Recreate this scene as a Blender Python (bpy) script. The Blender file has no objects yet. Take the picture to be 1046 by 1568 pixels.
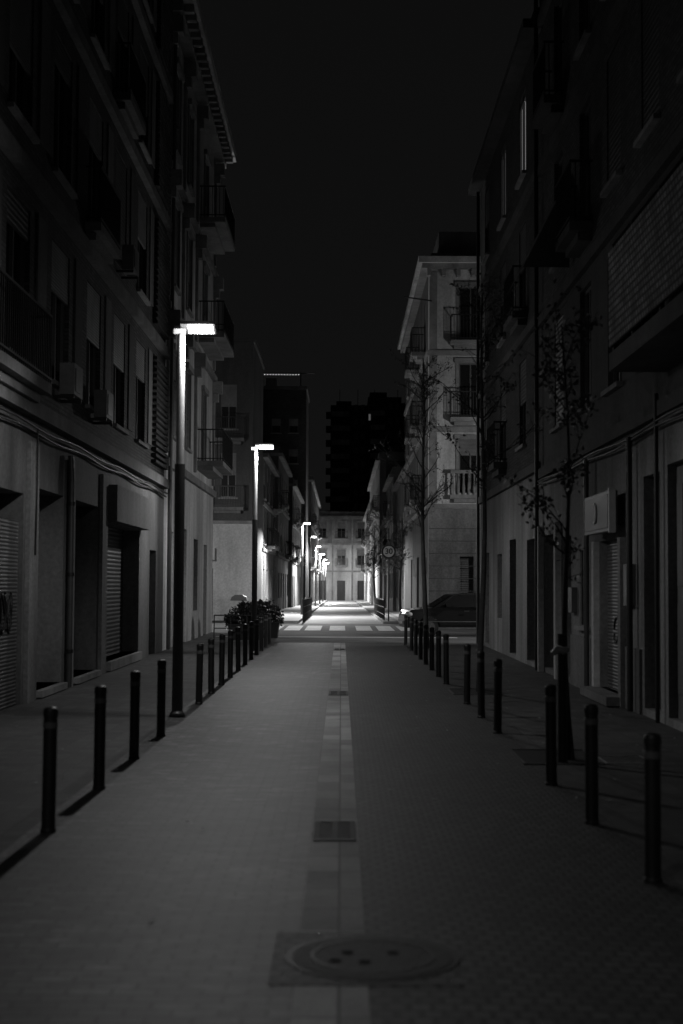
import bpy, math, random
from mathutils import Vector, Matrix
random.seed(7)
sc = bpy.context.scene
sc.view_settings.view_transform = 'Standard'
sc.view_settings.look = 'None'
sc.view_settings.exposure = 0

# ------------------------------------------------------------ materials
def mat(name, base, rough=.8, amt=.35, scale=2.0, streak=False, bump=.15, bscale=40, metal=0,
        kind=None, bw=.24, bh=.07, mortar=.012, mcol=.5, emit=None, rvar=0, spec=.5, offset=.5, spots=0):
    m = bpy.data.materials.new(name); m.use_nodes = True
    nt = m.node_tree; N = nt.nodes; L = nt.links
    p = N['Principled BSDF']
    p.inputs['Metallic'].default_value = metal
    p.inputs['Specular IOR Level'].default_value = spec
    if emit is not None:
        p.inputs['Base Color'].default_value = (base, base, base, 1)
        p.inputs['Emission Color'].default_value = (1, 1, 1, 1)
        p.inputs['Emission Strength'].default_value = emit
        m.cycles.emission_sampling = 'NONE'
        return m
    tc = N.new('ShaderNodeTexCoord')
    def math_(op, a, b, clamp=False):
        n = N.new('ShaderNodeMath'); n.operation = op; n.use_clamp = clamp
        for i, v in enumerate((a, b)):
            if isinstance(v, (int, float)): n.inputs[i].default_value = v
            else: L.new(v, n.inputs[i])
        return n.outputs[0]
    def noise(s, vec=None, detail=3, r=.6):
        n = N.new('ShaderNodeTexNoise'); n.inputs['Scale'].default_value = s
        n.inputs['Detail'].default_value = detail; n.inputs['Roughness'].default_value = r
        L.new(vec if vec else tc.outputs['Object'], n.inputs['Vector']); return n.outputs['Fac']
    def rng(v, a, b, c, d):
        n = N.new('ShaderNodeMapRange'); L.new(v, n.inputs[0])
        for i, x in enumerate((a, b, c, d)): n.inputs[i + 1].default_value = x
        return n.outputs[0]
    vec = None
    if streak:
        mp = N.new('ShaderNodeMapping'); mp.inputs['Scale'].default_value = (1, 1, .18)
        L.new(tc.outputs['Object'], mp.inputs[0]); vec = mp.outputs[0]
    f = rng(noise(scale, vec, 5), .25, .75, 1 - amt, 1 + amt)
    f2 = rng(noise(scale * .17, None, 2), .3, .7, 1 - amt * .6, 1 + amt * .6)
    f = math_('MULTIPLY', f, f2)
    f3 = rng(noise(scale * 14, None, 2), .3, .7, 1 - amt * .35, 1 + amt * .35)
    f = math_('MULTIPLY', f, f3)
    val = math_('MULTIPLY', f, base)
    h = noise(bscale, None, 2) if bump else None
    if kind in ('brick', 'pave', 'slat'):
        sp = N.new('ShaderNodeSeparateXYZ'); L.new(tc.outputs['Object'], sp.inputs[0])
    if kind in ('brick', 'pave'):
        cb = N.new('ShaderNodeCombineXYZ')
        if kind == 'brick':
            L.new(math_('ADD', sp.outputs[0], sp.outputs[1]), cb.inputs[0]); L.new(sp.outputs[2], cb.inputs[1])
        else:
            L.new(sp.outputs[0], cb.inputs[0]); L.new(sp.outputs[1], cb.inputs[1])
        br = N.new('ShaderNodeTexBrick'); L.new(cb.outputs[0], br.inputs['Vector'])
        br.offset = offset
        br.inputs['Scale'].default_value = 1; br.inputs['Brick Width'].default_value = bw
        br.inputs['Row Height'].default_value = bh; br.inputs['Mortar Size'].default_value = mortar
        br.inputs['Mortar Smooth'].default_value = .2
        br.inputs['Color1'].default_value = (.65, .65, .65, 1); br.inputs['Color2'].default_value = (1.35, 1.35, 1.35, 1)
        br.inputs['Mortar'].default_value = (mcol, mcol, mcol, 1)
        val = math_('MULTIPLY', val, br.outputs['Color'])
        h = math_('ADD', math_('MULTIPLY', h, .3), math_('MULTIPLY', br.outputs['Fac'], -1))
    if kind == 'slat':
        s = math_('SINE', math_('MULTIPLY', sp.outputs[2], 2 * math.pi / bh), 0)
        val = math_('MULTIPLY', val, rng(s, -1, -.4, .35, 1))
        h = math_('ADD', math_('MULTIPLY', h, .2), s)
    if spots:
        sp2 = rng(noise(4.5, None, 3), .46, .66, 0, 1)
        sp3 = rng(noise(.75, None, 2), .4, .6, 0, 1)
        val = math_('MULTIPLY', val, math_('ADD', math_('MULTIPLY', math_('MULTIPLY', sp2, sp3), spots), .85))
    cc = N.new('ShaderNodeCombineColor')
    for i in range(3): L.new(val, cc.inputs[i])
    L.new(cc.outputs[0], p.inputs['Base Color'])
    if rvar:
        L.new(rng(noise(2.3), .35, .65, rough - rvar, rough + rvar), p.inputs['Roughness'])
    else:
        p.inputs['Roughness'].default_value = rough
    if bump:
        bp = N.new('ShaderNodeBump'); bp.inputs['Strength'].default_value = bump; bp.inputs['Distance'].default_value = .01
        L.new(h, bp.inputs['Height']); L.new(bp.outputs[0], p.inputs['Normal'])
    return m

M = {}
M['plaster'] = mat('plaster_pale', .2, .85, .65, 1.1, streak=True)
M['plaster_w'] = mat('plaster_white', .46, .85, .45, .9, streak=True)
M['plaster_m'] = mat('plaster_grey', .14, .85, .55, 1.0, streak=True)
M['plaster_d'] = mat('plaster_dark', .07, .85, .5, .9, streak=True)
M['brick'] = mat('brick_wall', .07, .85, .4, 1.2, kind='brick', bump=.8, mcol=.45)
M['brickd'] = mat('brick_wall_dark', .045, .85, .35, 1.2, kind='brick', bump=.6)
M['black'] = mat('dark_tower_wall', .02, .9, .3)
M['glass'] = mat('window_glass', .015, .08, .2, 1, bump=0, spec=.7)
M['frame'] = mat('window_frame', .1, .5, .2, 3, bump=0)
M['slat'] = mat('roller_shutter', .18, .6, .35, 2, kind='slat', bh=.055, bump=.5)
M['slatd'] = mat('roller_shutter_dark', .08, .5, .35, 2, kind='slat', bh=.09, bump=.6)
M['stone'] = mat('stone_trim', .24, .8, .4, 2, bump=.3)
M['iron'] = mat('painted_iron', .014, .5, .4, 6, bump=0)
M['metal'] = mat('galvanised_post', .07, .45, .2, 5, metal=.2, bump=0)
M['metal_lit'] = mat('galvanised_post_lamplit', .42, .5, .2, 5, bump=0)  # post metal again, with the lamp's glow put into its lighter colour
M['refl'] = mat('reflective_band', .1, .4, .1, 5, bump=0)
M['door'] = mat('wooden_door', .04, .6, .3, 3, streak=True)
M['doorw'] = mat('painted_door', .15, .6, .4, 2, streak=True)
M['roof'] = mat('roof_tiles', .05, .9, .4, 3)
M['asphalt'] = mat('asphalt', .12, .8, .4, 1.2, bump=.5, bscale=120)
M['asphl'] = mat('worn_concrete_road', .28, .75, .4, 1.0, bump=.3, bscale=100)
M['paint'] = mat('road_paint', .8, .7, .3, 4)
M['paveL'] = mat('paver_worn', .078, .6, .22, .8, kind='pave', bw=.2, bh=.1, mortar=.009, mcol=.5, bump=.6, spots=1.25)
M['paveR'] = mat('paver_small', .058, .66, .25, .8, kind='pave', bw=.1, bh=.1, mortar=.014, mcol=.35, bump=.8)
M['walk'] = mat('sidewalk_tiles', .056, .72, .35, 1, kind='pave', bw=.2, bh=.2, mortar=.007, mcol=.6, offset=0, bump=.4)
M['chan'] = mat('channel_slabs', .3, .7, .35, 2.2, kind='pave', bw=2, bh=.5, mortar=.009, mcol=.35, offset=0, bump=.3)
M['kerb'] = mat('kerb_stone', .12, .8, .3, 3)
M['ground'] = mat('ground_soil', .05, .9, .4, .5)
M['grate'] = mat('cast_iron', .012, .6, .3, 8, metal=0, bump=0)
M['cover'] = mat('manhole_iron', .03, .7, .3, 5, kind='pave', bw=.04, bh=.04, mortar=.006, mcol=.4, bump=.9)
M['soil'] = mat('pit_soil', .005, .95, .4, 12)
M['bark'] = mat('bark', .045, .9, .4, 8, bump=.5)
M['leaf'] = mat('leaf', .11, .6, .4, 3, bump=0)
M['leafd'] = mat('shrub_leaf', .035, .6, .4, 3, bump=0)
M['litter'] = mat('fallen_leaf', .28, .7, .4, 9, bump=0)
M['carpaint'] = mat('car_paint', .012, .12, .1, 3, bump=0, spec=1.0)
M['tyre'] = mat('tyre_rubber', .012, .8, .2, 9, bump=0)
M['chrome'] = mat('chrome', .5, .2, .1, 5, metal=1, bump=0)
M['lens'] = mat('headlamp_lens', .6, .1, .1, 5, bump=0)
M['white'] = mat('white_plastic', .42, .5, .2, 4, bump=0)
M['ac'] = mat('air_conditioner_casing', .16, .6, .3, 4, bump=0)
M['signblack'] = mat('sign_black', .01, .5, .1, 4, bump=0)
M['grey'] = mat('grey_plastic', .1, .5, .2, 4, bump=0)
M['reed'] = mat('reed_screen', .26, .8, .55, 3, kind='brick', bw=.13, bh=.09, mortar=.02, mcol=.2, bump=.5)
M['led'] = mat('led_panel', .8, emit=14)
M['ledfar'] = mat('led_panel_far', .8, emit=22)
M['lit'] = mat('lit_window', .5, emit=.17)
M['litd'] = mat('lit_window_dim', .5, emit=.07)
M['dots'] = mat('string_lights', .8, emit=1.2)
M['graf'] = mat('spray_paint', .01, .5, .1, 4, bump=0)

# ------------------------------------------------------------ builder
class B:
    def __init__(s, name, loc=(0, 0, 0), world=False):
        s.name = name; s.loc = Vector(loc); s.world = world; s.parts = {}
    def _p(s, part): return s.parts.setdefault(part, ([], [], [], [], []))
    def add(s, vs, fs, m, part='body', smooth=False):
        V, F, MI, SM, ML = s._p(part); o = len(V)
        if m not in ML: ML.append(m)
        mi = ML.index(m)
        V.extend([tuple(v) for v in vs])
        for f in fs: F.append(tuple(i + o for i in f)); MI.append(mi); SM.append(smooth)
    def box(s, x0, x1, y0, y1, z0, z1, m, part='body', rot=None):
        if x0 > x1: x0, x1 = x1, x0
        if y0 > y1: y0, y1 = y1, y0
        vs = [Vector((x, y, z)) for z in (z0, z1) for y in (y0, y1) for x in (x0, x1)]
        if rot is not None:
            mtx, c = rot; vs = [mtx @ (v - c) + c for v in vs]
        s.add(vs, [(0, 2, 3, 1), (4, 5, 7, 6), (0, 1, 5, 4), (2, 6, 7, 3), (0, 4, 6, 2), (1, 3, 7, 5)], m, part)
    def tube(s, pts, rad, m, part='body', seg=8, caps=True):
        pts = [Vector(p) for p in pts]; n = len(pts)
        if isinstance(rad, (int, float)): rad = [rad] * n
        vs = []; prev = None
        for i, p in enumerate(pts):
            t = (pts[min(i + 1, n - 1)] - pts[max(i - 1, 0)])
            if t.length < 1e-9: t = prev[0] if prev else Vector((0, 0, 1))
            t.normalize()
            if prev is None:
                a = Vector((1, 0, 0)) if abs(t.x) < .9 else Vector((0, 1, 0))
                a = t.cross(a).normalized()
            else:
                a = prev[1] - t * prev[1].dot(t)
                a = a.normalized() if a.length > 1e-6 else t.orthogonal().normalized()
            b = t.cross(a); prev = (t, a)
            for k in range(seg):
                an = 2 * math.pi * k / seg
                vs.append(p + (a * math.cos(an) + b * math.sin(an)) * rad[i])
        fs = []
        for i in range(n - 1):
            for k in range(seg):
                k2 = (k + 1) % seg
                fs.append((i * seg + k, i * seg + k2, (i + 1) * seg + k2, (i + 1) * seg + k))
        s.add(vs, fs, m, part, True)
        if caps:
            s.add(vs[:seg], [tuple(reversed(range(seg)))], m, part)
            s.add(vs[-seg:], [tuple(range(seg))], m, part)
    def prism(s, poly, axis, a0, a1, m, part='body'):
        n = len(poly)
        def P(p, q, a): return (p, a, q) if axis == 'y' else ((a, p, q) if axis == 'x' else (p, q, a))
        vs = [P(p, q, a0) for p, q in poly] + [P(p, q, a1) for p, q in poly]
        fs = [tuple(range(n)), tuple(reversed(range(n, 2 * n)))] + [(i, i + n, (i + 1) % n + n, (i + 1) % n) for i in range(n)]
        s.add(vs, fs, m, part)
    def ball(s, c, r, m, part='body', seg=12, rings=8):
        c = Vector(c); r = Vector(r) if not isinstance(r, (int, float)) else Vector((r, r, r))
        vs = []
        for i in range(rings + 1):
            th = math.pi * i / rings
            for k in range(seg):
                ph = 2 * math.pi * k / seg
                vs.append(c + Vector((math.sin(th) * math.cos(ph) * r.x, math.sin(th) * math.sin(ph) * r.y, math.cos(th) * r.z)))
        fs = [(i * seg + k, (i + 1) * seg + k, (i + 1) * seg + (k + 1) % seg, i * seg + (k + 1) % seg) for i in range(rings) for k in range(seg)]
        s.add(vs, fs, m, part, True)
    def meshes(s):
        out = []
        for part, (V, F, MI, SM, ML) in s.parts.items():
            me = bpy.data.meshes.new(part)
            off = s.loc if s.world else Vector((0, 0, 0))
            me.from_pydata([tuple(Vector(v) - off) for v in V], [], F)
            for m in ML: me.materials.append(M[m])
            me.polygons.foreach_set('material_index', MI); me.polygons.foreach_set('use_smooth', SM)
            me.update(); out.append((part, me))
        return out
    def finish(s):
        return place(s.name, s.meshes(), s.loc, 0)
    def single(s):
        (part, me), = s.meshes()
        o = bpy.data.objects.new(s.name, me); o.location = s.loc; sc.collection.objects.link(o)
        return o
def place(name, ms, loc, rz=0):
    e = bpy.data.objects.new(name, None); e.location = loc; e.rotation_euler = (0, 0, rz); e.empty_display_size = .3
    sc.collection.objects.link(e)
    for part, me in ms:
        o = bpy.data.objects.new(part, me); o.parent = e; sc.collection.objects.link(o)
    return e

# ------------------------------------------------------------ terrain profile
def gz(y):
    if y < 62: return 0.0
    if y > 210: return -.75
    return -.75 * (y - 62) / 148
def sheet(name, x0, x1, y0, y1, lift, m):
    ys = sorted(set([y0] + [t for t in (62, 210) if y0 < t < y1] + [y1]))
    vs = []; fs = []
    for y in ys: vs += [(x0, y, gz(y) + lift), (x1, y, gz(y) + lift)]
    for i in range(len(ys) - 1): fs.append((2 * i, 2 * i + 1, 2 * i + 3, 2 * i + 2))
    b = B(name); b.add(vs, fs, m, name); return b.single()
sheet('ground', -900, 900, -300, 1800, -.012, 'ground')
sheet('sidewalk', -4.75, -2.25, -12, 43.5, 0, 'walk')
sheet('sidewalk', 2.05, 4.3, -12, 43.5, 0, 'walk')
sheet('paved_road', -2.25, -.2, -12, 43.5, 0, 'paveL')
sheet('paved_road', .13, 2.05, -12, 43.5, 0, 'paveR')
sheet('drain_channel', -.2, .13, -12, 43.5, 0, 'chan')
sheet('cross_street', -90, 90, 43.5, 64, -.004, 'asphalt')
sheet('far_road', -1.9, 1.9, 64, 209, 0, 'asphl')
b = B('kerb_line'); b.box(-4.7, 4.2, 43.35, 43.6, -.05, .006, 'kerb', 'kerb_line'); b.single()
for sx in (-1, 1):
    b = B('far_sidewalk')
    x0, x1 = (-4.6, -1.9) if sx < 0 else (1.9, 4.0)
    vs = []
    for y in [64, 210]:
        for x in (x0, x1): vs += [(x, y, gz(y) + .12), (x, y, gz(y) - .1)]
    b.add(vs, [(0, 2, 6, 4), (0, 4, 5, 1), (2, 3, 7, 6), (0, 1, 3, 2)], 'asphl', 'far_sidewalk')
    b.single()
b = B('zebra_crossing')
for xa in (-3.0, -2.2, -1.4, -.45, .6, 1.45, 2.3):
    b.add([(xa, 54.5, 0), (xa + .62, 54.5, 0), (xa + .62, 60.5, 0), (xa, 60.5, 0)], [(0, 1, 2, 3)], 'paint', 'stripes')
b.add([(-4.2, 47.6, 0), (3.9, 47.6, 0), (3.9, 48.1, 0), (-4.2, 48.1, 0)], [(0, 1, 2, 3)], 'paint', 'stripes')
b.finish()
for y in (10.05, 23.0, 38.5):
    b = B('drain_grate')
    w = .15 if y < 20 else .16
    b.box(-.035 - w, -.035 + w, y, y + .04, -.05, .01, 'grate'); b.box(-.035 - w, -.035 + w, y + .76, y + .8, -.05, .01, 'grate')
    for x in (-w, -.02, w - .04): b.box(-.035 + x, -.035 + x + .04, y + .04, y + .76, -.05, .009, 'kerb')
    for k in range(17): b.box(-.035 - w + .04, -.035 + w - .04, y + .06 + k * .041, y + .075 + k * .041, -.05, .006, 'grate')
    b.add([(-.035 - w, y, .003), (-.035 + w, y, .003), (-.035 + w, y + .8, .003), (-.035 - w, y + .8, .003)], [(0, 1, 2, 3)], 'soil', 'body')
    b.single()
def disc(b, c, r, z, m, n=48, r0=0, part='body'):
    if r0 == 0:
        b.add([(c[0] + r * math.cos(2 * math.pi * i / n), c[1] + r * math.sin(2 * math.pi * i / n), z) for i in range(n)], [tuple(range(n))], m, part)
    else:
        vs = []
        for i in range(n):
            a = 2 * math.pi * i / n
            vs += [(c[0] + r0 * math.cos(a), c[1] + r0 * math.sin(a), z), (c[0] + r * math.cos(a), c[1] + r * math.sin(a), z)]
        b.add(vs, [(2 * i, 2 * i + 1, (2 * i + 3) % (2 * n), (2 * i + 2) % (2 * n)) for i in range(n)], m, part)
b = B('manhole_cover')
b.box(-.32, .56, 6.47, 7.43, -.05, .004, 'paveR')
disc(b, (.16, 6.95), .42, .008, 'grate'); disc(b, (.16, 6.95), .385, .011, 'cover')
disc(b, (.16, 6.95), .30, .014, 'grate', r0=.28)
for dx, dy in ((-.12, .05), (.1, .05), (-.04, -.12), (-.18, -.1)): disc(b, (.16 + dx, 6.95 + dy), .03, .015, 'soil', 16)
b.single()
b = B('utility_cover', (2.92, 14.75, 0))
b.box(-.22, .22, -.3, .3, -.05, .003, 'paveR')
for (a, c_, d, e_) in ((-.24, -.22, -.32, .32), (.22, .24, -.32, .32), (-.22, .22, -.32, -.3), (-.22, .22, .3, .32)): b.box(a, c_, d, e_, -.05, .008, 'stone')
b.single()
b = B('fallen_leaves'); rl = random.Random(11)
for k in range(220):
    x = rl.uniform(-4.5, 4.1) if k % 2 else rl.choice([-1, 1]) * rl.uniform(2.0, 4.1); y = rl.uniform(5, 42); s = rl.uniform(.012, .035); a = rl.uniform(0, 6.3)
    b.add([(x + s * math.cos(a + t) * (1 if i % 2 else .6), y + s * math.sin(a + t) * (1 if i % 2 else .6), .014 + rl.uniform(0, .012)) for i, t in enumerate((0, 1.57, 3.14, 4.71))], [(0, 1, 2, 3)], 'litter')
b.single()

# ------------------------------------------------------------ facade helpers
def fb(b, fr, u0, u1, d0, d1, z0, z1, m, part):
    k, c = fr
    if k == 'L': b.box(c + d0, c + d1, u0, u1, z0, z1, m, part)
    elif k == 'R': b.box(c - d1, c - d0, u0, u1, z0, z1, m, part)
    else: b.box(u0, u1, c - d1, c - d0, z0, z1, m, part)
def fp(fr, u, d, z):
    k, c = fr
    return (c + d, u, z) if k == 'L' else ((c - d, u, z) if k == 'R' else (u, c - d, z))
def facade(b, fr, u0, u1, z0, z1, ops, m, thick=.5, part='walls'):
    us = sorted(set([u0, u1] + [v for o in ops for v in o[:2] if u0 < v < u1]))
    zs = sorted(set([z0, z1] + [v for o in ops for v in o[2:4] if z0 < v < z1]))
    for j in range(len(zs) - 1):
        run = None
        for i in range(len(us) - 1):
            cu = (us[i] + us[i + 1]) / 2; cz = (zs[j] + zs[j + 1]) / 2
            hole = any(o[0] < cu < o[1] and o[2] < cz < o[3] for o in ops)
            if hole:
                if run is not None: fb(b, fr, run, us[i], -thick, 0, zs[j], zs[j + 1], m, part); run = None
            elif run is None: run = us[i]
        if run is not None: fb(b, fr, run, us[-1], -thick, 0, zs[j], zs[j + 1], m, part)
def window(b, fr, u0, u1, z0, z1, shut=.5, sill=True, fm='frame', glass='glass', sm='slat', trim=None, bars=1, g=.13):
    fb(b, fr, u0, u1, -g - .04, -g, z0, z1, glass, 'windows')
    w = .06
    a, c_ = -g, -g + .05
    fb(b, fr, u0, u1, a, c_, z0, z0 + w, fm, 'windows'); fb(b, fr, u0, u1, a, c_, z1 - w, z1, fm, 'windows')
    fb(b, fr, u0, u0 + w, a, c_, z0 + w, z1 - w, fm, 'windows'); fb(b, fr, u1 - w, u1, a, c_, z0 + w, z1 - w, fm, 'windows')
    if bars: fb(b, fr, (u0 + u1) / 2 - .03, (u0 + u1) / 2 + .03, a, c_ + .005, z0 + w, z1 - w, fm, 'windows')
    if shut > 0: fb(b, fr, u0 + .01, u1 - .01, -.065, -.02, z1 - (z1 - z0) * shut, z1 - .002, sm, 'shutters')
    if sill: fb(b, fr, u0 - .1, u1 + .1, .002, .1, z0 - .08, z0 - .005, 'stone', 'sills')
    if trim:
        t = .12
        fb(b, fr, u0 - t, u0, .002, .05, z0, z1, trim, 'trim'); fb(b, fr, u1, u1 + t, .002, .05, z0, z1, trim, 'trim')
        fb(b, fr, u0 - t - .06, u1 + t + .06, .002, .12, z1, z1 + .18, trim, 'trim')
def balcony(b, fr, u0, u1, z, dep=.8, slab='stone', rail='iron', balust=False):
    fb(b, fr, u0, u1, .003, dep, z - .16, z, slab, 'balconies')
    fb(b, fr, u0 + .15, u1 - .15, .003, dep * .6, z - .3, z - .162, slab, 'balconies')
    if balust:
        fb(b, fr, u0, u1, dep - .16, dep, z + .85, z + .98, slab, 'balconies')
        n = int((u1 - u0) / .22)
        for i in range(n + 1):
            u = u0 + .08 + (u1 - u0 - .16) * i / n
            b.tube([fp(fr, u, dep - .08, z), fp(fr, u, dep - .08, z + .25), fp(fr, u, dep - .08, z + .6), fp(fr, u, dep - .08, z + .85)], [.05, .075, .035, .05], slab, 'balconies', 6, False)
        return
    for (a, c_, d0, d1) in ((u0, u1, dep - .04, dep), (u0, u0 + .03, .01, dep - .04), (u1 - .03, u1, .01, dep - .04)):
        fb(b, fr, a, c_, d0, d1, z + 1.0, z + 1.04, rail, 'railings'); fb(b, fr, a, c_, d0, d1, z + .06, z + .09, rail, 'railings')
    n = max(2, int((u1 - u0) / .12))
    for i in range(n + 1):
        u = u0 + (u1 - u0 - .018) * i / n
        fb(b, fr, u, u + .018, dep - .03, dep - .012, z, z + 1.0, rail, 'railings')
    n = int(dep / .12)
    for i in range(n):
        d = .05 + i * .12
        for u in (u0, u1 - .018): fb(b, fr, u, u + .018, d, d + .018, z, z + 1.0, rail, 'railings')
def core(b, fr, u0, u1, z0, z1, m, depth=9, thick=.5):
    fb(b, fr, u0, u1, -depth, -thick, z0, z1, m, 'core')
def door(b, fr, u0, u1, z0, z1, m='door', d=-.42, panels=True):
    fb(b, fr, u0, u1, d - .05, d, z0, z1, m, 'doors')
    if panels:
        w = (u1 - u0) / 2
        for k in range(2):
            for (a, c_) in ((.1, .45), (.52, .92)):
                fb(b, fr, u0 + k * w + .1, u0 + (k + 1) * w - .1, d, d + .025, z0 + (z1 - z0) * a, z0 + (z1 - z0) * c_, m, 'doors')

# ------------------------------------------------------------ building A (left, brick)
A = B('brick_apartment_building', (-8, 26, 0), True); fr = ('L', -4.7)
gops = [(15.5, 21.0, 0, 3.1), (22.0, 24.0, .12, 3.25), (25.0, 27.4, .12, 3.25), (28.6, 33.1, .2, 3.0), (34.9, 36.1, 0, 2.6)]
facade(A, fr, 8, 37.6, 0, 4.4, gops, 'plaster_m')
floors = [4.4, 7.85, 11.3, 14.75]
wc = [11.2, 14.3, 17.4, 20.4, 23.5, 26.7, 29.8, 33.0]
for i, zf in enumerate(floors):
    z1 = floors[i + 1] if i < 3 else 18.2
    ops = [(c - .75, c + .75, zf + .65, zf + 2.95) for c in wc]
    facade(A, fr, 8, 37.6, zf, z1, ops, 'brick')
    for j, o in enumerate(ops):
        window(A, fr, *o, shut=random.choice([.35, .5, .55, .6, .45, .9, .2]), sm=random.choice(['slat', 'slat', 'slatd']))
        fb(A, fr, o[1] + .45, o[1] + 1.1, .003, .03, zf + .75, z1 - .4, 'plaster_m' if j % 2 else 'plaster_d', 'panels')
    fb(A, fr, 8, 37.6, .003, .14, zf - .13, zf + .1, 'plaster_m', 'floor_bands')
    for k in range(18): fb(A, fr, 34.9, 37.3, .02, .13, zf + .35 + k * .15, zf + .43 + k * .15, 'brickd', 'loggia_slats')
core(A, fr, 8, 37.6, 0, 18.2, 'plaster_d')
fb(A, fr, 8, 37.6, -9, .5, 18.2, 18.45, 'plaster_m', 'roof')
fb(A, fr, 15.5, 21, -.12, -.07, 0, 2.7, 'slat', 'doors'); fb(A, fr, 15.5, 21, -.4, -.35, 2.7, 3.1, 'door', 'doors')
door(A, fr, 22, 24, .12, 3.25, 'door'); door(A, fr, 25, 27.4, .12, 3.25, 'door')
fb(A, fr, 28.6, 33.1, -.42, -.37, .2, 3.0, 'slatd', 'doors'); fb(A, fr, 28.6, 33.1, -.36, .1, 0.02, .2, 'stone', 'steps')
fb(A, fr, 28.4, 33.4, .003, .22, 3.02, 3.75, 'plaster_m', 'shop_fascia')
fb(A, fr, 22, 24, -.4, .12, 0.02, .12, 'stone', 'steps'); fb(A, fr, 25, 27.4, -.4, .12, 0.02, .12, 'stone', 'steps')
door(A, fr, 34.9, 36.1, 0, 2.6, 'door')
for (a, c_) in ((21.15, 21.75), (24.35, 24.75), (27.6, 28.2)): fb(A, fr, a, c_, .003, .07, 0, 3.9, 'plaster', 'pilasters')
A.tube([(-4.6, 24.2, 0.02), (-4.6, 24.2, 3.6), (-4.62, 24.2, 3.95)], .05, 'metal', 'drainpipe')
for zz in (.6, 1.9, 3.1): A.tube([(-4.6, 24.2, zz), (-4.6, 24.2, zz + .06)], .065, 'iron', 'drainpipe')
for k, zc in enumerate((4.0, 4.08)):
    pts = [(-4.62 + .03 * k, y, zc + .02 * y / 10 + .025 * math.sin(y * 1.3 + k)) for y in [8 + .7 * t for t in range(43)]]
    A.tube(pts, .022, 'iron', 'cables', 5)
A.tube([(-4.60, 21.45, 4.1), (-4.6, 21.45, 3.1), (-4.61, 21.45, 2.2)], .015, 'iron', 'cables', 5)
for (u, z) in ((23.3, 5.4), (26.5, 5.4), (29.6, 8.85), (20.2, 12.3)):
    fb(A, fr, u - .38, u + .38, .12, .36, z - .56, z - .05, 'ac', 'air_conditioners')
    fb(A, fr, u - .28, u + .1, .362, .372, z - .5, z - .12, 'grey', 'air_conditioners')
    fb(A, fr, u - .34, u - .3, .0, .35, z - .62, z - .57, 'iron', 'air_conditioners'); fb(A, fr, u + .3, u + .34, .0, .35, z - .62, z - .57, 'iron', 'air_conditioners')
balcony(A, fr, 17.2, 21.2, 4.75, .35, slab='plaster_m'); balcony(A, fr, 28.6, 30.9, 11.8, .35, slab='plaster_m'); balcony(A, fr, 25.6, 27.9, 8.35, .3, slab='plaster_m')
for c in range(3):
    pts = [(-4.765, 19.75 + .32 * c + .2 * math.cos(t * .5 + c), 1.35 + .28 * math.sin(t * .5 * (1 + .3 * c))) for t in range(14)]
    A.tube(pts, .026, 'graf', 'graffiti', 5)
A.finish()

# ------------------------------------------------------------ building B (left, pale, balconies)
Bb = B('stucco_apartment_building', (-8, 45, 0), True)
fl = [0, 5.0, 9.2, 13.0, 17.2]
ops = [(38.6, 39.9, 0, 3.2), (41.5, 43.2, 0, 3.4), (45.3, 46.6, .9, 3.2), (48.6, 49.8, 0, 3.1)]
facade(Bb, fr, 37.6, 52, 0, 5, ops, 'plaster_w')
for o in ops: door(Bb, fr, *o, d=-.2)
for i in (1, 2, 3):
    o = [(c - .6, c + .6, fl[i] + .85, fl[i] + 3.2) for c in (39.6, 43.0, 48.0)]
    facade(Bb, fr, 37.6, 52, fl[i], fl[i + 1], o, 'plaster_w')
    for q in o: window(Bb, fr, *q, shut=random.choice([.3, .6, 1]), trim='stone', sm='slatd')
    balcony(Bb, fr, 46, 50.2, fl[i] + .75, .85)
    fb(Bb, fr, 37.62, 52, .003, .12, fl[i] - .1, fl[i] + .12, 'stone', 'string_courses')
    for u in (37.9, 41.3, 45.1, 51.4):
        fb(Bb, fr, u - .14, u + .14, .003, .09, fl[i] + .3, fl[i + 1] - .86, 'stone', 'pilasters')
        fb(Bb, fr, u - .2, u + .2, .003, .36, fl[i + 1] - .55, fl[i + 1] - .12, 'stone', 'corbels')
        fb(Bb, fr, u - .17, u + .17, .003, .22, fl[i + 1] - .85, fl[i + 1] - .56, 'stone', 'corbels')
core(Bb, fr, 37.62, 51.98, 0, 17.2, 'plaster_d')
fb(Bb, fr, 37.62, 52.3, -9, .35, 17.2, 17.5, 'stone', 'cornice')
fb(Bb, fr, 37.62, 52.5, -9, .7, 17.5, 17.8, 'plaster_w', 'cornice')
fb(Bb, fr, 37.62, 52, -9, .1, 17.8, 18.6, 'plaster_m', 'parapet')
for k in range(24): fb(Bb, fr, 37.9 + k * .6, 38.1 + k * .6, .36, .62, 17.28, 17.49, 'stone', 'dentils')
Bb.tube([(-4.58, 37.9, .02), (-4.58, 37.9, 17)], .06, 'metal', 'drainpipe')
Bb.finish()

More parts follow.
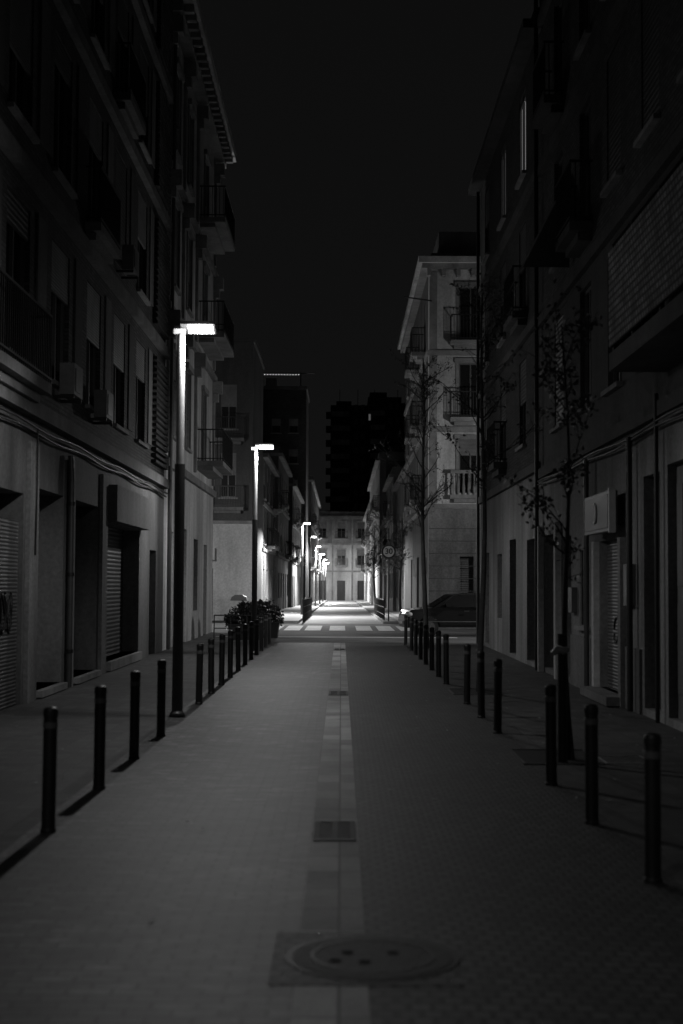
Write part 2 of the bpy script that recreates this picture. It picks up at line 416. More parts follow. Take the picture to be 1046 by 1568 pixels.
# ------------------------------------------------------------ left far: C and row
C = B('corner_house', (-9, 74, 0), True); f2 = ('F', 70)
o = [(-7.0, -6.3, 0, 2.5), (-6.0, -5.2, 6.0, 8.2), (-8.7, -7.8, 0, 2.6)]
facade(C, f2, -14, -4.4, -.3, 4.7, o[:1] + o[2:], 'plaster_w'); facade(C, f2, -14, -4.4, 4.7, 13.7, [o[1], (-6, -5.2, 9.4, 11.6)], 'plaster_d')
door(C, f2, *o[0], m='slatd', panels=False); door(C, f2, *o[2], m='slatd', panels=False)
window(C, f2, *o[1], shut=.5); window(C, f2, -6, -5.2, 9.4, 11.6, shut=.5)
C.box(-14, -4.4, 70.5, 79, -.3, 13.7, 'plaster_d', 'core'); C.box(-14.2, -4.3, 69.8, 79, 13.7, 13.9, 'plaster_d', 'cornice')
C.box(-14, -4.3, 69.85, 70, 4.7, 4.85, 'stone', 'string_course')
C.box(-6.95, -6.2, 69.7, 69.97, 2.9, 3.5, 'white', 'shop_sign')
for z in (5.4, 8.8):
    balcony(C, f2, -6.4, -4.8, z + .1, .6, slab='plaster_m')
C.finish()

def rowhouse(name, side, X, y0, y1, h, m, gm, ncol, floors_, seed=0, base=-1.2):
    rnd = random.Random(seed)
    fr_ = (side, X); b = B(name, ((X - 4) if side == 'L' else X + 4, (y0 + y1) / 2, 0), True)
    g = gz((y0 + y1) / 2)
    zf = [g + 3.8 + i * (h - g - 3.8) / floors_ for i in range(floors_ + 1)]
    st = (y1 - y0) / ncol
    go = [(y0 + st * (k + .28), y0 + st * (k + .28) + min(1.8, st * .5), g + (.12 if rnd.random() < .7 else 1), g + 2.7) for k in range(ncol)]
    facade(b, fr_, y0, y1, base, zf[0], go, gm)
    for q in go: door(b, fr_, *q, m=rnd.choice(['door', 'slatd', 'slat']), panels=False, d=-.1)
    for i in range(floors_):
        o_ = [(y0 + st * (k + .3), y0 + st * (k + .3) + min(1.4, st * .4), zf[i] + .35, zf[i] + 2.4) for k in range(ncol)]
        facade(b, fr_, y0, y1, zf[i], zf[i + 1], o_, m)
        for k, q in enumerate(o_):
            window(b, fr_, *q, shut=rnd.choice([0, .4, .6, 1]), bars=0, g=.08)
            if rnd.random() < .55: balcony(b, fr_, q[0] - .35, q[1] + .35, zf[i] + .3, .5)
        fb(b, fr_, y0, y1, .003, .1, zf[i] - .1, zf[i] + .08, 'stone', 'string_courses')
    core(b, fr_, y0, y1, base, h, 'plaster_d', 8)
    fb(b, fr_, y0, y1, -8, .3, h, h + .22, 'plaster_m', 'cornice'); fb(b, fr_, y0, y1, -8, .05, h + .22, h + .7, m, 'parapet')
    return b.finish()
rowhouse('row_house', 'L', -4.4, 79, 94, 8.8, 'plaster_d', 'plaster', 4, 2, 1)
rowhouse('row_house', 'L', -4.2, 94, 113, 10.2, 'plaster_d', 'plaster', 5, 2, 2)
rowhouse('row_house', 'L', -3.9, 113, 138, 9.5, 'plaster_d', 'plaster', 6, 2, 3)
rowhouse('row_house', 'L', -3.2, 150, 205, 12.5, 'plaster_d', 'plaster_m', 10, 2, 4)
rowhouse('row_house', 'R', 3.7, 79, 96, 8.0, 'plaster_d', 'plaster', 4, 1, 5)
rowhouse('row_house', 'R', 3.5, 96, 112, 9.0, 'plaster_d', 'plaster', 4, 2, 6)
rowhouse('row_house', 'R', 3.0, 112, 150, 11.5, 'plaster_m', 'plaster_w', 8, 2, 8)
rowhouse('row_house', 'R', 3.3, 150, 205, 10.5, 'plaster_m', 'plaster_w', 10, 2, 9)

D = B('apartment_block', (-6, 145, 0), True); f3 = ('F', 139)
ops = [(x, x + .9, z, z + 1.4) for x in (-6.9, -5.2) for z in (10.5, 13.5, 16.5)]
facade(D, f3, -12, -3.5, -1, 20.8, ops, 'brickd')
for q in ops: window(D, f3, *q, shut=.5, bars=0)
D.box(-12, -3.5, 139.5, 149.5, -1, 20.8, 'plaster_d', 'core'); D.box(-12.2, -3.4, 138.8, 149.5, 20.8, 21.1, 'plaster_d', 'roof')
D.box(-7.6, -6.6, 141, 143, 21.1, 22.2, 'plaster_d', 'lift_housing')
D.finish()
b = B('rooftop_mast', (-4.1, 140, 21.1))
b.tube([(0, 0, 0), (0, 0, 1.5)], .05, 'iron'); b.tube([(-3.7, 0, 1.45), (1.4, 0, 1.45)], .05, 'iron')
for k in range(13): b.box(-3.6 + k * .28, -3.53 + k * .28, -.08, -.05, 1.26, 1.34, 'dots')
b.single()

# F: corner building right
F_ = B('corner_apartment_building', (8, 66, 0), True); ff = ('F', 57); fs_ = ('R', 3.5)
zl = [0, 4.9, 8.0, 11.1, 14.5]
for i in range(4):
    z0, z1 = zl[i], zl[i + 1]
    if i == 0:
        of = [(4.75, 5.3, .1, 2.9), (6.3, 7.6, .1, 3.1), (8.6, 9.8, .1, 3.1)]; os_ = [(60, 61.3, .1, 3), (64, 66, .1, 3), (70, 71.3, .1, 3)]
    else:
        of = [(x, x + .95, z0 + .55, z0 + 2.7) for x in (4.7, 7.2, 9.6)]; os_ = [(y, y + 1, z0 + .5, z0 + 2.6) for y in (59.5, 64.5, 69.5, 74)]
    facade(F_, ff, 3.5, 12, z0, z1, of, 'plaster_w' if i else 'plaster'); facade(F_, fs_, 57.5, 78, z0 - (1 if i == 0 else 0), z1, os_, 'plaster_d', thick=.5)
    for q in of:
        if i: window(F_, ff, *q, shut=random.choice([0, .3, 0]), trim='stone', sill=False, fm='frame')
        else: door(F_, ff, *q, m='slatd')
    for q in os_:
        if i: window(F_, fs_, *q, shut=.4)
        else: door(F_, fs_, *q, m='door')
    if i:
        balcony(F_, ff, 4.35, 6.0, z0 + .45, .55, balust=(i == 1)); balcony(F_, ff, 6.9, 8.5, z0 + .45, .55, balust=(i == 1))
        for y in (59.2, 64.2): balcony(F_, fs_, y, y + 1.6, z0 + .4, .6)
        F_.box(3.42, 12, 56.88, 56.997, z0 - .1, z0 + .1, 'stone', 'string_courses')
        F_.box(3.4, 3.497, 57.0, 78, z0 - .1, z0 + .1, 'stone', 'string_courses')
        for x in (3.52, 6.3, 8.9): F_.box(x, x + .3, 56.93, 56.997, z0 + .12, z1 - .12, 'stone', 'pilasters')
    for zz in ([z0 + .5 * k for k in range(1, 9)] if i == 0 else []): F_.box(3.5, 12, 56.985, 56.998, zz, zz + .03, 'plaster_d', 'rustication')
F_.box(4.0, 12, 57.5, 78, -1, 14.5, 'plaster_d', 'core')
F_.box(3.2, 12, 56.7, 78, 14.5, 14.7, 'stone', 'cornice'); F_.box(3.05, 12, 56.55, 78, 14.7, 14.95, 'plaster_w', 'cornice')
F_.box(3.6, 12, 57.1, 78, 14.95, 15.2, 'plaster_m', 'parapet'); F_.box(3.95, 12, 58, 78, 15.2, 16.3, 'plaster_m', 'attic')
for k in range(14): F_.box(3.4 + k * .6, 3.55 + k * .6, 56.72, 56.995, 14.2, 14.49, 'stone', 'corbels')
F_.tube([(3.6, 56.9, 13.2), (2.5, 56.9, 13.35)], .03, 'iron', 'flagpole', 6)
F_.finish()

# ------------------------------------------------------------ right near buildings
R = B('tenement_building', (9, 22, 0), True); rr = ('R', 4.2)
gops = [(14.4, 16.2, 0, 3.1), (17.3, 18.3, .1, 3.35), (18.75, 19.75, .1, 3.3), (21.2, 23.1, .15, 2.5), (24.1, 25.0, 1.1, 2.4), (26.0, 27.1, .1, 2.7), (28.2, 29.4, .1, 2.8)]
facade(R, rr, 8, 30, 0, 4.1, gops, 'plaster')
door(R, rr, *gops[0], m='slat', panels=False); door(R, rr, *gops[1], m='doorw', d=-.12); door(R, rr, *gops[2], m='door', d=-.2)
door(R, rr, *gops[3], m='slat', panels=False, d=-.12); door(R, rr, *gops[5], m='door', d=-.4); door(R, rr, *gops[6], m='door', d=-.42)
window(R, rr, *gops[4], shut=0, g=.2)
for c in range(2):
    R.tube([(4.2 + .115, 21.7 + .6 * c + .2 * math.cos(t * .55), 1.1 + .2 * math.sin(t * .55 * (1.4 - .5 * c))) for t in range(13)], .022, 'graf', 'graffiti', 5)
for k in range(6): fb(R, rr, 24.15 + k * .15, 24.17 + k * .15, -.03, -.01, 1.1, 2.4, 'iron', 'window_bars')
for i, z0 in enumerate((4.1, 7.3, 10.5, 13.7)):
    z1 = z0 + 3.2
    o = [(c - .55, c + .55, z0 + .75, z0 + 2.85) for c in (11, 14, 16.6, 19.2, 21.8, 24.4, 27.4)]
    facade(R, rr, 8, 30, z0, z1, o, 'brick' if i else 'plaster_d')
    for k, q in enumerate(o):
        window(R, rr, *q, shut=random.choice([0, .3, .5, 1]), sm='slatd')
    fb(R, rr, 8, 30, .003, .1, z0 - .1, z0 + .1, 'plaster_d', 'floor_bands')
balcony(R, rr, 23.6, 25.2, 7.9, .4, slab='plaster_d'); balcony(R, rr, 26.6, 28.2, 11.1, .4, slab='plaster_d'); balcony(R, rr, 18.4, 20, 11.1, .4, slab='plaster_d')
core(R, rr, 8, 30, 0, 16.9, 'plaster_d'); fb(R, rr, 8, 30, -9, .5, 16.9, 17.15, 'stone', 'roof')
fb(R, rr, 10.5, 18.3, .003, .75, 4.55, 4.78, 'plaster_d', 'balconies')
fb(R, rr, 10.5, 18.3, .72, .75, 4.86, 6.1, 'reed', 'balcony_screen'); fb(R, rr, 18.27, 18.3, .05, .715, 4.86, 6.1, 'reed', 'balcony_screen')
for u in (11, 12.5, 14, 15.5, 17, 18.2): fb(R, rr, u, u + .05, .66, .71, 4.78, 6.2, 'iron', 'railings')
fb(R, rr, 10.5, 18.3, .66, .71, 6.2, 6.24, 'iron', 'railings')
for u, m_ in ((20.15, 'iron'), (23.7, 'metal'), (29.7, 'iron')): R.tube([(4.08, u, .02), (4.08, u, 3.9 if u < 25 else 16.5)], .045, m_, 'pipes')
R.tube([(4.1, 18.5, .02), (4.1, 18.5, 4.3)], .03, 'iron', 'pipes')
for k in range(2): R.tube([(4.1, y, 3.85 + .07 * k + .03 * math.sin(y * 1.1 + k)) for y in [8 + .7 * t for t in range(32)]], .02, 'iron', 'cables', 5)
fb(R, rr, 19.9, 20.9, .003, .04, 0, .9, 'plaster_m', 'plinth'); fb(R, rr, 23.4, 25.9, .003, .04, 0, .9, 'plaster_m', 'plinth')
fb(R, rr, 23.15, 23.35, .003, .1, 0, 2.5, 'plaster_w', 'pilasters'); fb(R, rr, 20.95, 21.15, .003, .1, 0, 2.5, 'plaster', 'pilasters')
fb(R, rr, 21.0, 23.3, -.1, .3, 0.02, .15, 'plaster_m', 'steps')
fb(R, rr, 27.15, 27.35, .003, .12, 0, 3.0, 'plaster_w', 'pilasters'); fb(R, rr, 29.5, 29.65, .003, .12, 0, 3.0, 'plaster_w', 'pilasters')
fb(R, rr, 25.35, 25.75, .003, .1, 1.3, 1.75, 'grey', 'meter_box'); fb(R, rr, 20.3, 20.75, .003, .09, 1.5, 2.1, 'grey', 'meter_box')
R.add([fp(rr, 25.8, .05, 9.3), fp(rr, 28.4, .05, 9.3), fp(rr, 28.4, .9, 7.6), fp(rr, 25.8, .9, 7.6)], [(0, 1, 2, 3)], 'plaster_d', 'awning')
R.add([fp(rr, 25.8, .05, 9.3), fp(rr, 25.8, .9, 7.6), fp(rr, 25.8, .05, 7.6)], [(0, 1, 2)], 'plaster_d', 'awning')
R.finish()
b = B('shop_sign', (4.2, 22, 2.9))
b.box(-.24, -.12, -1.0, 1.15, -.3, .3, 'grey', 'box'); b.box(-.255, -.242, -.92, 1.07, -.25, .25, 'signblack', 'face')
b.box(-.26, -.16, -1.06, -1.0, -.33, .33, 'white', 'frame')
b.tube([(-.265, .12 * math.cos(t) + .1, .15 * math.sin(t)) for t in [math.radians(a) for a in range(60, 301, 20)]], .02, 'white', 'crescent', 6)
b.box(-.12, -.003, -.8, -.7, -.2, .2, 'iron', 'bracket'); b.box(-.12, -.003, .8, .9, -.2, .2, 'iron', 'bracket')
b.finish()

R2 = B('townhouse', (9, 37, 0), True)
gops = [(30.9, 32.2, .1, 2.8), (34.2, 35.5, .1, 2.9), (37.2, 38.3, .9, 2.6), (40.4, 41.5, .1, 2.7)]
facade(R2, rr, 30, 43, 0, 4.3, gops, 'plaster')
for k, q in enumerate(gops): door(R2, rr, *q, m=['door', 'slatd', 'slatd', 'door'][k], d=-.4)
for i, z0 in enumerate((4.3, 7.45, 10.6)):
    o = [(c - .6, c + .6, z0 + .7, z0 + 2.7) for c in (32.9, 36.9, 41)]
    facade(R2, rr, 30, 43, z0, z0 + 3.15, o, 'brickd')
    for k, q in enumerate(o):
        lit = i == 2 and k < 2
        window(R2, rr, *q, shut=.5 if not lit else .1, glass=('lit', 'litd')[k] if lit else 'glass', sm='slatd', g=.13 if not lit else .06)
    fb(R2, rr, 30, 43, .003, .1, z0 - .1, z0 + .1, 'plaster_d', 'floor_bands')
core(R2, rr, 30, 43, 0, 13.75, 'plaster_d'); fb(R2, rr, 30.02, 43.3, -9, .35, 13.75, 13.95, 'roof', 'eaves')
fb(R2, rr, 30.02, 43.1, -9, .1, 13.95, 14.2, 'roof', 'eaves')
balcony(R2, rr, 32, 33.8, 8.0, .35, slab='plaster_d'); balcony(R2, rr, 36, 37.8, 4.9, .35, slab='plaster_d')
R2.tube([(4.1, 42.7, .02), (4.1, 42.7, 13.7)], .05, 'iron', 'drainpipe')
R2.finish()

# ------------------------------------------------------------ end of street + tower
E = B('end_of_street_building', (1, 214, -.75), True); fe = ('F', 210)
zl = [-.8, 3.6, 7.6, 11.4]
for i in range(3):
    z0 = zl[i]; hh = zl[i + 1]
    o = [(x, x + 1.2, z0 + (.05 if i == 0 else .9), z0 + (3.0 if i == 0 else 3.2)) for x in (-10, -6.6, -3.4, -.6, 2.4, 5.2, 8.2)]
    facade(E, fe, -14, 14, z0, hh, o, 'plaster_w' if i < 2 else 'plaster')
    for q in o:
        if i: window(E, fe, *q, shut=.4, trim='stone'); balcony(E, fe, q[0] - .3, q[1] + .3, z0 + .8, .5)
        else: door(E, fe, *q)
    E.box(-14, 14, 209.85, 209.997, hh - .15, hh + .1, 'stone', 'string_courses')
    for x in (-4.4, -1.4, 1.5, 4.2): E.box(x, x + .25, 209.9, 209.997, z0 + .12, hh - .16, 'stone', 'pilasters')
E.box(-14, 14, 210.5, 220, -.8, 11.4, 'plaster_m', 'core'); E.box(-14, 14, 209.5, 220, 11.5, 11.75, 'stone', 'cornice'); E.box(-14, 14, 210, 210.2, 11.75, 12.4, 'plaster_m', 'parapet')
E.finish()
T = B('tower_block', (5, 310, 0), True)
T.box(-2.4, 5.5, 300, 316, -1, 39.5, 'black', 'tower'); T.box(5.5, 12.5, 298, 316, -1, 41.0, 'black', 'tower'); T.box(5.9, 9.5, 301, 310, 41.0, 42.4, 'black', 'tower'); T.box(-1.2, 2, 302, 310, 39.5, 40.6, 'black', 'tower')
T.box(12.5, 13.6, 300, 316, -1, 40, 'black', 'tower')
for k in range(13):
    z = 1 + k * 3.0
    T.box(-3.4, -2.4, 301, 304, z, z + 1.2, 'plaster_d', 'balconies'); T.box(-2.2, 1.6, 299.2, 300, z, z + 1.1, 'plaster', 'balconies'); T.box(6, 9, 297.3, 298, z, z + 1.1, 'plaster', 'balconies')
    for x in (2.6, 4.0, 9.8, 11.2): T.box(x, x + .8, 297.95 if x > 5.5 else 299.95, 300, z + 1.3, z + 2.6, 'glass', 'windows')
T.box(5.6, 6.0, 297.2, 297.3, 36.0, 37.3, 'litd', 'lit_window')
for x in (-.5, 3.4, 7, 12): T.tube([(x, 305, 39), (x, 305, 43.5)], .06, 'iron', 'antennas', 4)
T.finish()
for (x0, x1, y, h, nm) in ((-60, -14, 80, 9, 'background_building'), (14, 60, 66, 11, 'background_building')):
    b = B(nm, ((x0 + x1) / 2, y, 0), True); ff2 = ('F', y)
    o = [(x0 + 2 + k * 4, x0 + 3.2 + k * 4, z, z + 1.8) for k in range(int((x1 - x0) / 4) - 1) for z in (1, 4.6, 7.6) if z + 2 < h]
    facade(b, ff2, x0, x1, -1, h, o, 'plaster_m'); b.box(x0, x1, y + .5, y + 12, -1, h, 'plaster_d', 'core')
    for q in o: window(b, ff2, *q, shut=.5)
    b.finish()

# ------------------------------------------------------------ bollards
b = B('bollard')
prof = [(.056, 0), (.056, .02), (.05, .03), (.05, .74), (.053, .745), (.053, .79), (.05, .795), (.05, .825), (.054, .83), (.054, .87), (.045, .89), (.02, .9)]
def lathe(b, prof, m, band=None, seg=20, part='body'):
    for i in range(len(prof) - 1):
        (r0, z0), (r1, z1) = prof[i], prof[i + 1]
        vs = [(r0 * math.cos(2 * math.pi * k / seg), r0 * math.sin(2 * math.pi * k / seg), z0) for k in range(seg)] + \
             [(r1 * math.cos(2 * math.pi * k / seg), r1 * math.sin(2 * math.pi * k / seg), z1) for k in range(seg)]
        mm = band if (band and i in (4,)) else m
        b.add(vs, [(k, (k + 1) % seg, (k + 1) % seg + seg, k + seg) for k in range(seg)], mm, part, True)
    r, z = prof[-1]
    b.add([(r * math.cos(2 * math.pi * k / seg), r * math.sin(2 * math.pi * k / seg), z) for k in range(seg)], [tuple(range(seg))], m, part)
lathe(b, prof, 'iron', 'refl')
(_, bm), = b.meshes()
ly = [10.35, 12.5, 14.6, 16.75, 21.2, 23.2, 25.2, 27.2, 29.3, 31.4, 33.5, 35.6, 37.7, 39.8, 41.9]
ry = [8.73, 10.83, 12.9, 17.3, 19.3, 21.5, 25.7, 27.7, 29.8, 31.9, 34, 36.2, 38.4, 41.8]
for x, ys in ((-2.1, [2.2, 4.2, 6.2, 8.3] + ly), (1.9, [2.4, 4.5, 6.6] + ry)):
    for y in ys:
        o = bpy.data.objects.new('bollard', bm); o.location = (x, y, 0)
        o.rotation_euler = (random.uniform(-.014, .014), random.uniform(-.014, .014), random.uniform(0, 6)); sc.collection.objects.link(o)

# ------------------------------------------------------------ street lamps
def lampmesh(far=False):
    b = B('street_lamp')
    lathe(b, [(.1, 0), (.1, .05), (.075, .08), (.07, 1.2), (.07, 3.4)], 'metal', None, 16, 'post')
    lathe(b, [(.056, 3.4), (.052, 5.15), (.03, 5.2)], 'metal_lit', None, 16, 'post')
    lathe(b, [(.11, 0), (.11, .03), (.08, .035)], 'iron', None, 16, 'base_plate')
    rt = (Matrix.Rotation(math.radians(-17), 4, 'X'), Vector((.2, 0, 5.25)))
    b.box(-.1, .05, -.035, .035, 5.17, 5.24, 'metal_lit', 'arm')
    b.box(0, .46, -.15, .15, 5.24, 5.29, 'metal', 'head', rt)
    b.box(.05, .43, -.1, .1, 5.29, 5.31, 'metal', 'head', rt)
    for i in range(5):
        for j in range(2):
            x = .1 + i * .07
            b.box(x, x + .05, -.12 + j * .12, -.02 + j * .12, 5.225, 5.238, 'ledfar' if far else 'led', 'led_panel', rt)
    return b.meshes()
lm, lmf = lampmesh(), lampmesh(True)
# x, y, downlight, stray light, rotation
lamps = [(-2.19, 2.0, 165, 16, 0), (-2.19, 19.2, 215, 34, 0), (-2.19, 36, 300, 115, 0), (-9.5, 57.5, 0, 1500, 0), (9.5, 46, 0, 1150, 1.57),  # both cross-street lamps are unseen, added to light the corner facades
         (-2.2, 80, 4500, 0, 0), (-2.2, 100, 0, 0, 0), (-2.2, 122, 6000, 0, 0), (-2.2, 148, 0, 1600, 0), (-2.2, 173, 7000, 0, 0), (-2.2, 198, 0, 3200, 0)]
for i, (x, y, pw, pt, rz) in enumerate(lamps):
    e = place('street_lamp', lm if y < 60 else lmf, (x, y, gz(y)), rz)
    if pw:
        ld = bpy.data.lights.new('lamp_light', 'SPOT'); ld.energy = pw; ld.spot_size = math.radians(165); ld.spot_blend = .35; ld.shadow_soft_size = .09
        lo = bpy.data.objects.new('lamp_light', ld); lo.parent = e; lo.location = (.24, -.06, 5.1); sc.collection.objects.link(lo)
        lo.rotation_euler = (math.radians(-6), 0, 0)
    if pt:
        ld = bpy.data.lights.new('lamp_stray_light', 'POINT'); ld.energy = pt; ld.shadow_soft_size = .09
        lo = bpy.data.objects.new('lamp_stray_light', ld); lo.parent = e; lo.location = (.26, -.16, 5.1); sc.collection.objects.link(lo)

# ------------------------------------------------------------ sign 30
b = B('speed_limit_sign', (2.15, 64.5, .0))
b.tube([(0, 0, 0), (0, 0, 3.55)], .035, 'metal', 'post')
def vdisc(b, r, y, m, part, z=3.25):
    n = 40
    b.add([(r * math.cos(2 * math.pi * i / n), y, z + r * math.sin(2 * math.pi * i / n)) for i in range(n)], [tuple(range(n))], m, part)
b.tube([(0, -.04, 3.25), (0, -.06, 3.25)], .33, 'grey', 'plate', 32)
vdisc(b, .32, -.063, 'signblack', 'plate'); vdisc(b, .25, -.066, 'white', 'plate')
e = b.finish()
cu = bpy.data.curves.new('digits', 'FONT'); cu.body = '30'; cu.size = .36; cu.align_x = 'CENTER'; cu.align_y = 'CENTER'; cu.extrude = .002; cu.offset = .006
cu.materials.append(M['signblack']); o = bpy.data.objects.new('digits', cu); o.parent = e; o.location = (0, -.072, 3.25); o.rotation_euler = (math.radians(90), 0, 0); sc.collection.objects.link(o)

for sx in (-1.75, 2.0):
    b = B('pedestrian_railing', (sx, 66, .0))
    for k in range(10):
        b.tube([(0, k * 2, gz(66 + k * 2)), (0, k * 2, 1.1 + gz(66 + k * 2))], .035, 'iron', 'posts', 6)
    for z in (.35, .7, 1.05): b.tube([(0, 0, z), (0, 18, z + gz(84))], .02, 'iron', 'rails', 6)
    b.finish()
b = B('pedestrian_railing', (-3.9, 43.9, 0))
for k in range(4): b.tube([(k * .5, 0, 0), (k * .5, 0, .8)], .02, 'iron', 'posts', 6)
b.tube([(0, 0, .8), (1.5, 0, .8)], .02, 'iron', 'rails', 6); b.tube([(0, 0, .4), (1.5, 0, .4)], .015, 'iron', 'rails', 6); b.finish()

# ------------------------------------------------------------ trees
def leafq(rnd, lv, lf, p, s):
    d = Vector((rnd.gauss(0, 1), rnd.gauss(0, 1), rnd.gauss(-.3, 1))).normalized(); q = d.orthogonal().normalized()
    q = Matrix.Rotation(rnd.uniform(0, 6.3), 3, d) @ q
    r = d.cross(q); o = len(lv)
    lv.extend([p, p + q * s * .5 + r * s * .35, p + q * s * 1.1, p + q * s * .5 - r * s * .35]); lf.append((o, o + 1, o + 2, o + 3))
def tree(loc, h, seed, tr=.055, nb=18, lp=.4):
    rnd = random.Random(seed); b = B('street_tree', loc)
    lean = Vector((rnd.uniform(-.02, .02), rnd.uniform(-.02, .02)))
    pts = []; rs = []
    for i in range(11):
        t = i / 10
        pts.append(Vector((lean.x * h * t + .04 * math.sin(t * 7 + seed), lean.y * h * t + .04 * math.cos(t * 5 + seed), h * t)))
        rs.append(tr * (1.1 - .85 * t) if i else tr * 1.3)
    b.tube(pts, rs, 'bark', 'trunk', 8)
    lv = []; lf = []
    def branch(p, d, L_, r, lev):
        n = 5; P = [p]; c = p.copy(); dd = d.copy()
        for i in range(n):
            dd = (dd + Vector((rnd.gauss(0, .12), rnd.gauss(0, .12), rnd.uniform(-.05, .1)))).normalized()
            c = c + dd * L_ / n; P.append(c.copy())
        b.tube(P, [r * (1 - .75 * i / n) for i in range(n + 1)], 'bark', 'branches', 5 if lev else 6, False)
        if lev < 2:
            for k in range(4 if lev == 0 else 3):
                i = rnd.randint(1, n); q = P[i]
                nd = (dd + Vector((rnd.gauss(0, .6), rnd.gauss(0, .6), rnd.uniform(-.4, .4)))).normalized()
                branch(q, nd, L_ * rnd.uniform(.35, .6), r * .5, lev + 1)
        if lev >= 1:
            for q in P[1:]:
                if rnd.random() < lp:
                    for _ in range(rnd.randint(1, 2)): leafq(rnd, lv, lf, q + Vector((rnd.gauss(0, .03), rnd.gauss(0, .03), -rnd.random() * .07)), rnd.uniform(.035, .07))
    for k in range(nb):
        t = rnd.uniform(.38, .95); i = int(t * 10); f = t * 10 - i
        p = pts[i].lerp(pts[min(i + 1, 10)], f); a = rnd.uniform(0, 6.3); up = rnd.uniform(.6, 1.8)
        d = Vector((math.cos(a), math.sin(a), up)).normalized()
        branch(p, d, h * rnd.uniform(.1, .18) * (1.25 - .6 * t), tr * .36 * (1.15 - t * .6), 0)
    b.add(lv, lf, 'leaf', 'leaves')
    b.finish()
trees = [((2.36, 14.75, 0), 4.5, 3, .034, 18, .4), ((2.36, 23.9, 0), 6.8, 5, .05, 24, .35), ((2.36, 40, 0), 8.2, 8, .07, 32, .35),
         ((2.5, 85, -.1), 6, 12, .08, 22, .7), ((2.5, 105, -.2), 6, 14, .08, 22, .7), ((2.9, 70, 0), 5, 15, .07, 18, .5)]
for (l, h, s, r, nb, lp) in trees: tree(l, h, s, r, nb, lp)
for y in (14.95, 23.9, 40):
    b = B('tree_pit', (2.24, y, 0)); w = .38
    b.add([(-w, -.6, .005), (w, -.6, .005), (w, .6, .005), (-w, .6, .005)], [(0, 1, 2, 3)], 'soil')
    for (a, c_, d, e_) in ((-w - .03, -w, -.63, .63), (w, w + .03, -.63, .63), (-w, w, -.63, -.6), (-w, w, .6, .63)): b.box(a, c_, d, e_, -.05, .012, 'walk')
    b.single()
b = B('tree_stake', (2.25, 14.5, 0))
b.tube([(0, 0, 0), (.0, 0, 1.3)], .05, 'iron', 'stake', 12)
b.tube([(-.11, -.07, 1.1), (-.06, -.075, 1.15), (0, -.08, 1.13), (.05, -.06, 1.15)], [.03, .045, .04, .03], 'white', 'tie', 8)
b.finish()
def planter(loc, seed):
    rnd = random.Random(seed); b = B('planter_shrub', loc)
    b.prism([(-.5, 0), (.5, 0), (.56, .45), (-.56, .45)], 'y', -.45, .45, 'iron', 'planter')
    b.box(-.58, .58, -.47, .47, .45, .5, 'iron', 'rim')
    for k in range(16):
        a = rnd.uniform(0, 6.3); q = rnd.uniform(0, .35)
        b.tube([(q * .4 * math.cos(a), q * .4 * math.sin(a), .45), (q * math.cos(a), q * math.sin(a), .45 + rnd.uniform(.3, .8))], .012, 'bark', 'stems', 4, False)
    lv = []; lf = []
    for k in range(1500):
        c = rnd.choice([(-.25, 0, .75, .34), (.2, .1, .85, .38), (.45, -.1, .65, .26), (-.05, -.1, .98, .24), (-.5, 0, .6, .2)])
        v = Vector((rnd.gauss(0, 1), rnd.gauss(0, 1), rnd.gauss(0, 1))).normalized() * c[3] * rnd.uniform(.5, 1.05)
        leafq(rnd, lv, lf, Vector(c[:3]) + v, rnd.uniform(.06, .13))
    b.add(lv, lf, 'leafd', 'leaves'); b.finish()
planter((-3.0, 45.4, 0), 3); planter((-2.6, 47.2, 0), 4)

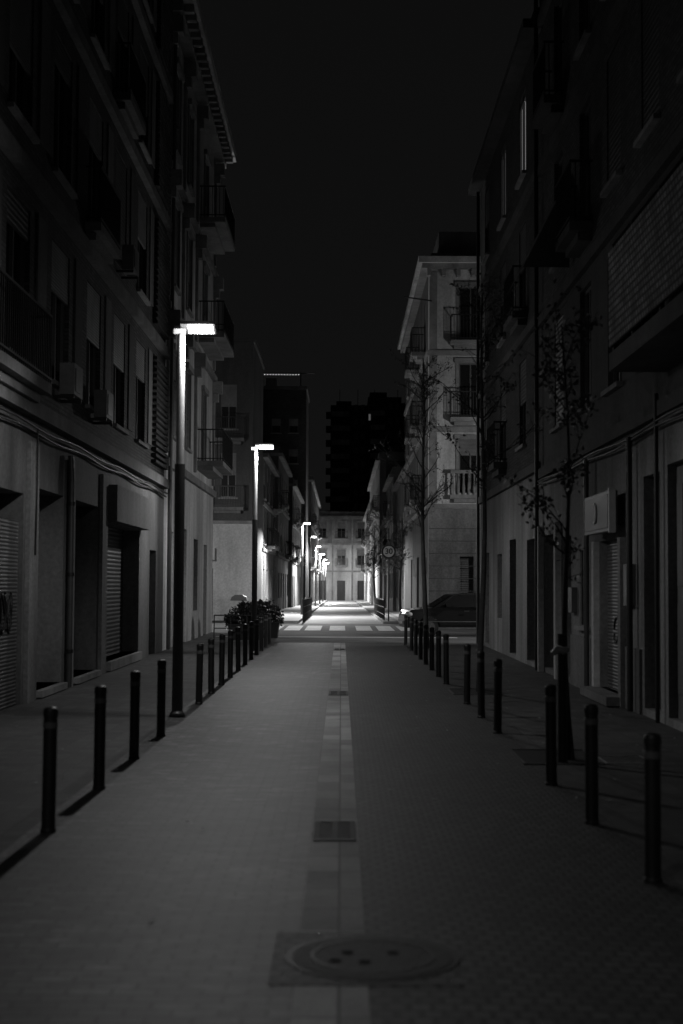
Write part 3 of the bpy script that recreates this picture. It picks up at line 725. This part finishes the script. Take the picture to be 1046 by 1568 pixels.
# ------------------------------------------------------------ car
def car(loc, rz=0):
    b = B('parked_car', loc)
    low = [(-2.05, .3), (-2.1, .5), (-2.06, .78), (-1.95, .9), (-1.05, 1.0), (1.75, 1.02), (2.02, .95), (2.08, .6), (2.04, .3)]
    def arch(cx): return [(cx + .37 * math.cos(math.radians(a)), .32 + .37 * math.sin(math.radians(a))) for a in range(0, 181, 20)]
    poly = low + arch(1.3) + arch(-1.3)
    n = len(poly)
    vs = []
    for (y, s) in ((-.78, .985), (-.87, 1.0), (.87, 1.0), (.78, .985)):
        for (x, z) in poly: vs.append((x * s, y, z))
    fs = [tuple(range(n)), tuple(reversed(range(3 * n, 4 * n)))]
    for j in range(3):
        for i in range(n): fs.append((j * n + i, (j + 1) * n + i, (j + 1) * n + (i + 1) % n, j * n + (i + 1) % n))
    b.add(vs, fs, 'carpaint', 'body_shell')
    cab = [(-1.15, .99), (-.45, 1.44), (.0, 1.5), (.95, 1.5), (1.55, 1.4), (1.9, 1.01)]
    m_ = len(cab); vs = []
    for y, ins in ((-.84, 0), (-.66, 1), (.66, 1), (.84, 0)):
        for (x, z) in cab: vs.append((x, y, z if ins else min(z, 1.0)))
    fs = []
    for j in range(3):
        for i in range(m_ - 1): fs.append((j * m_ + i, j * m_ + i + 1, (j + 1) * m_ + i + 1, (j + 1) * m_ + i))
    b.add(vs, fs, 'carpaint', 'roof')
    for sy in (-1, 1):
        def W(x, z):
            t = (z - 1.0) / .5
            return (x, sy * (.846 - .18 * min(1, t)), z)
        for q in (((-.92, 1.05), (-.42, 1.38), (.2, 1.41), (.2, 1.05)), ((.27, 1.05), (.27, 1.41), (.95, 1.4), (1.1, 1.05)), ((1.17, 1.05), (1.03, 1.39), (1.38, 1.34), (1.62, 1.08))):
            b.add([W(*p) for p in q], [(0, 1, 2, 3)], 'glass', 'windows')
        b.box(-.75, -.6, sy * .86, sy * 1.02, 1.02, 1.14, 'carpaint', 'mirrors')
        for x in (-1.3, 1.3):
            b.tube([(x, sy * .66, .32), (x, sy * .86, .32)], .32, 'tyre', 'wheels', 24)
            b.tube([(x, sy * .862, .32), (x, sy * .872, .32)], .2, 'chrome', 'wheels', 20)
            for a in range(5):
                an = a * 2 * math.pi / 5
                b.tube([(x, sy * .875, .32), (x + .19 * math.cos(an), sy * .875, .32 + .19 * math.sin(an))], .018, 'grey', 'wheels', 5)
        b.ball((-1.98, sy * .66, .76), (.14, .22, .1), 'lens', 'headlights'); b.ball((2.02, sy * .72, .82), (.07, .12, .12), 'grey', 'tail_lights')
        b.box(-1.9, 1.9, sy * .872, sy * .885, .5, .53, 'grey', 'side_strip')
        b.box(-.1, .08, sy * .872, sy * .89, .86, .89, 'chrome', 'handles'); b.box(.85, 1.0, sy * .872, sy * .89, .86, .89, 'chrome', 'handles')
        b.tube([(-.95, sy * .8, 1.03), (-.43, sy * .69, 1.41), (.0, sy * .672, 1.46), (.95, sy * .672, 1.46), (1.45, sy * .7, 1.38)], .012, 'chrome', 'window_trim', 5)
    b.box(-2.14, -2.05, -.3, .3, .42, .52, 'white', 'number_plate')
    b.add([(-1.12, -.7, 1.03), (-.5, -.6, 1.43), (-.5, .6, 1.43), (-1.12, .7, 1.03)], [(0, 1, 2, 3)], 'glass', 'windows')
    e = b.finish(); e.rotation_euler = (0, 0, rz)
car((4.2, 49.6, 0), .12)
car((-9.5, 60.5, 0), 0)

b = B('recycling_bin', (-4.9, 68.6, 0))
b.prism([(-.33, .08), (.33, .08), (.38, .95), (-.38, .95)], 'y', -.35, .35, 'white', 'bin')
b.prism([(-.4, .95), (.4, .95), (.34, 1.12), (.18, 1.22), (-.18, 1.22), (-.34, 1.12)], 'y', -.38, .38, 'grey', 'lid')
for x in (-.25, .25): b.tube([(x, -.36, .08), (x, -.3, .08)], .08, 'tyre', 'wheels', 12); b.tube([(x, .3, .08), (x, .36, .08)], .08, 'tyre', 'wheels', 12)
b.finish()

# ------------------------------------------------------------ world
w = bpy.data.worlds.new('World'); sc.world = w; w.use_nodes = True
nt = w.node_tree; bg = nt.nodes['Background']
sky = nt.nodes.new('ShaderNodeTexSky'); sky.sky_type = 'NISHITA'; sky.sun_disc = False
sky.sun_elevation = math.radians(20); sky.sun_rotation = math.radians(180)
bw = nt.nodes.new('ShaderNodeRGBToBW'); nt.links.new(sky.outputs[0], bw.inputs[0])
mr = nt.nodes.new('ShaderNodeMapRange'); mr.inputs[1].default_value = 0; mr.inputs[2].default_value = 8; mr.inputs[3].default_value = .003; mr.inputs[4].default_value = .006
nt.links.new(bw.outputs[0], mr.inputs[0]); nt.links.new(mr.outputs[0], bg.inputs['Color']); bg.inputs['Strength'].default_value = 1

# ------------------------------------------------------------ camera
cd = bpy.data.cameras.new('camera'); cam = bpy.data.objects.new('camera', cd); sc.collection.objects.link(cam)
cd.sensor_fit = 'HORIZONTAL'; cd.sensor_width = 24; cd.lens = 50; cd.clip_end = 3000; cd.clip_start = .1
mtx = Matrix.Rotation(math.radians(90 + 2.87), 4, 'X') @ Matrix.Rotation(math.radians(.3), 4, 'Z')
cam.matrix_world = Matrix.Translation((0, 0, 1.8)) @ mtx
cd.dof.use_dof = True; cd.dof.focus_distance = 45; cd.dof.aperture_fstop = 1.8
sc.camera = cam
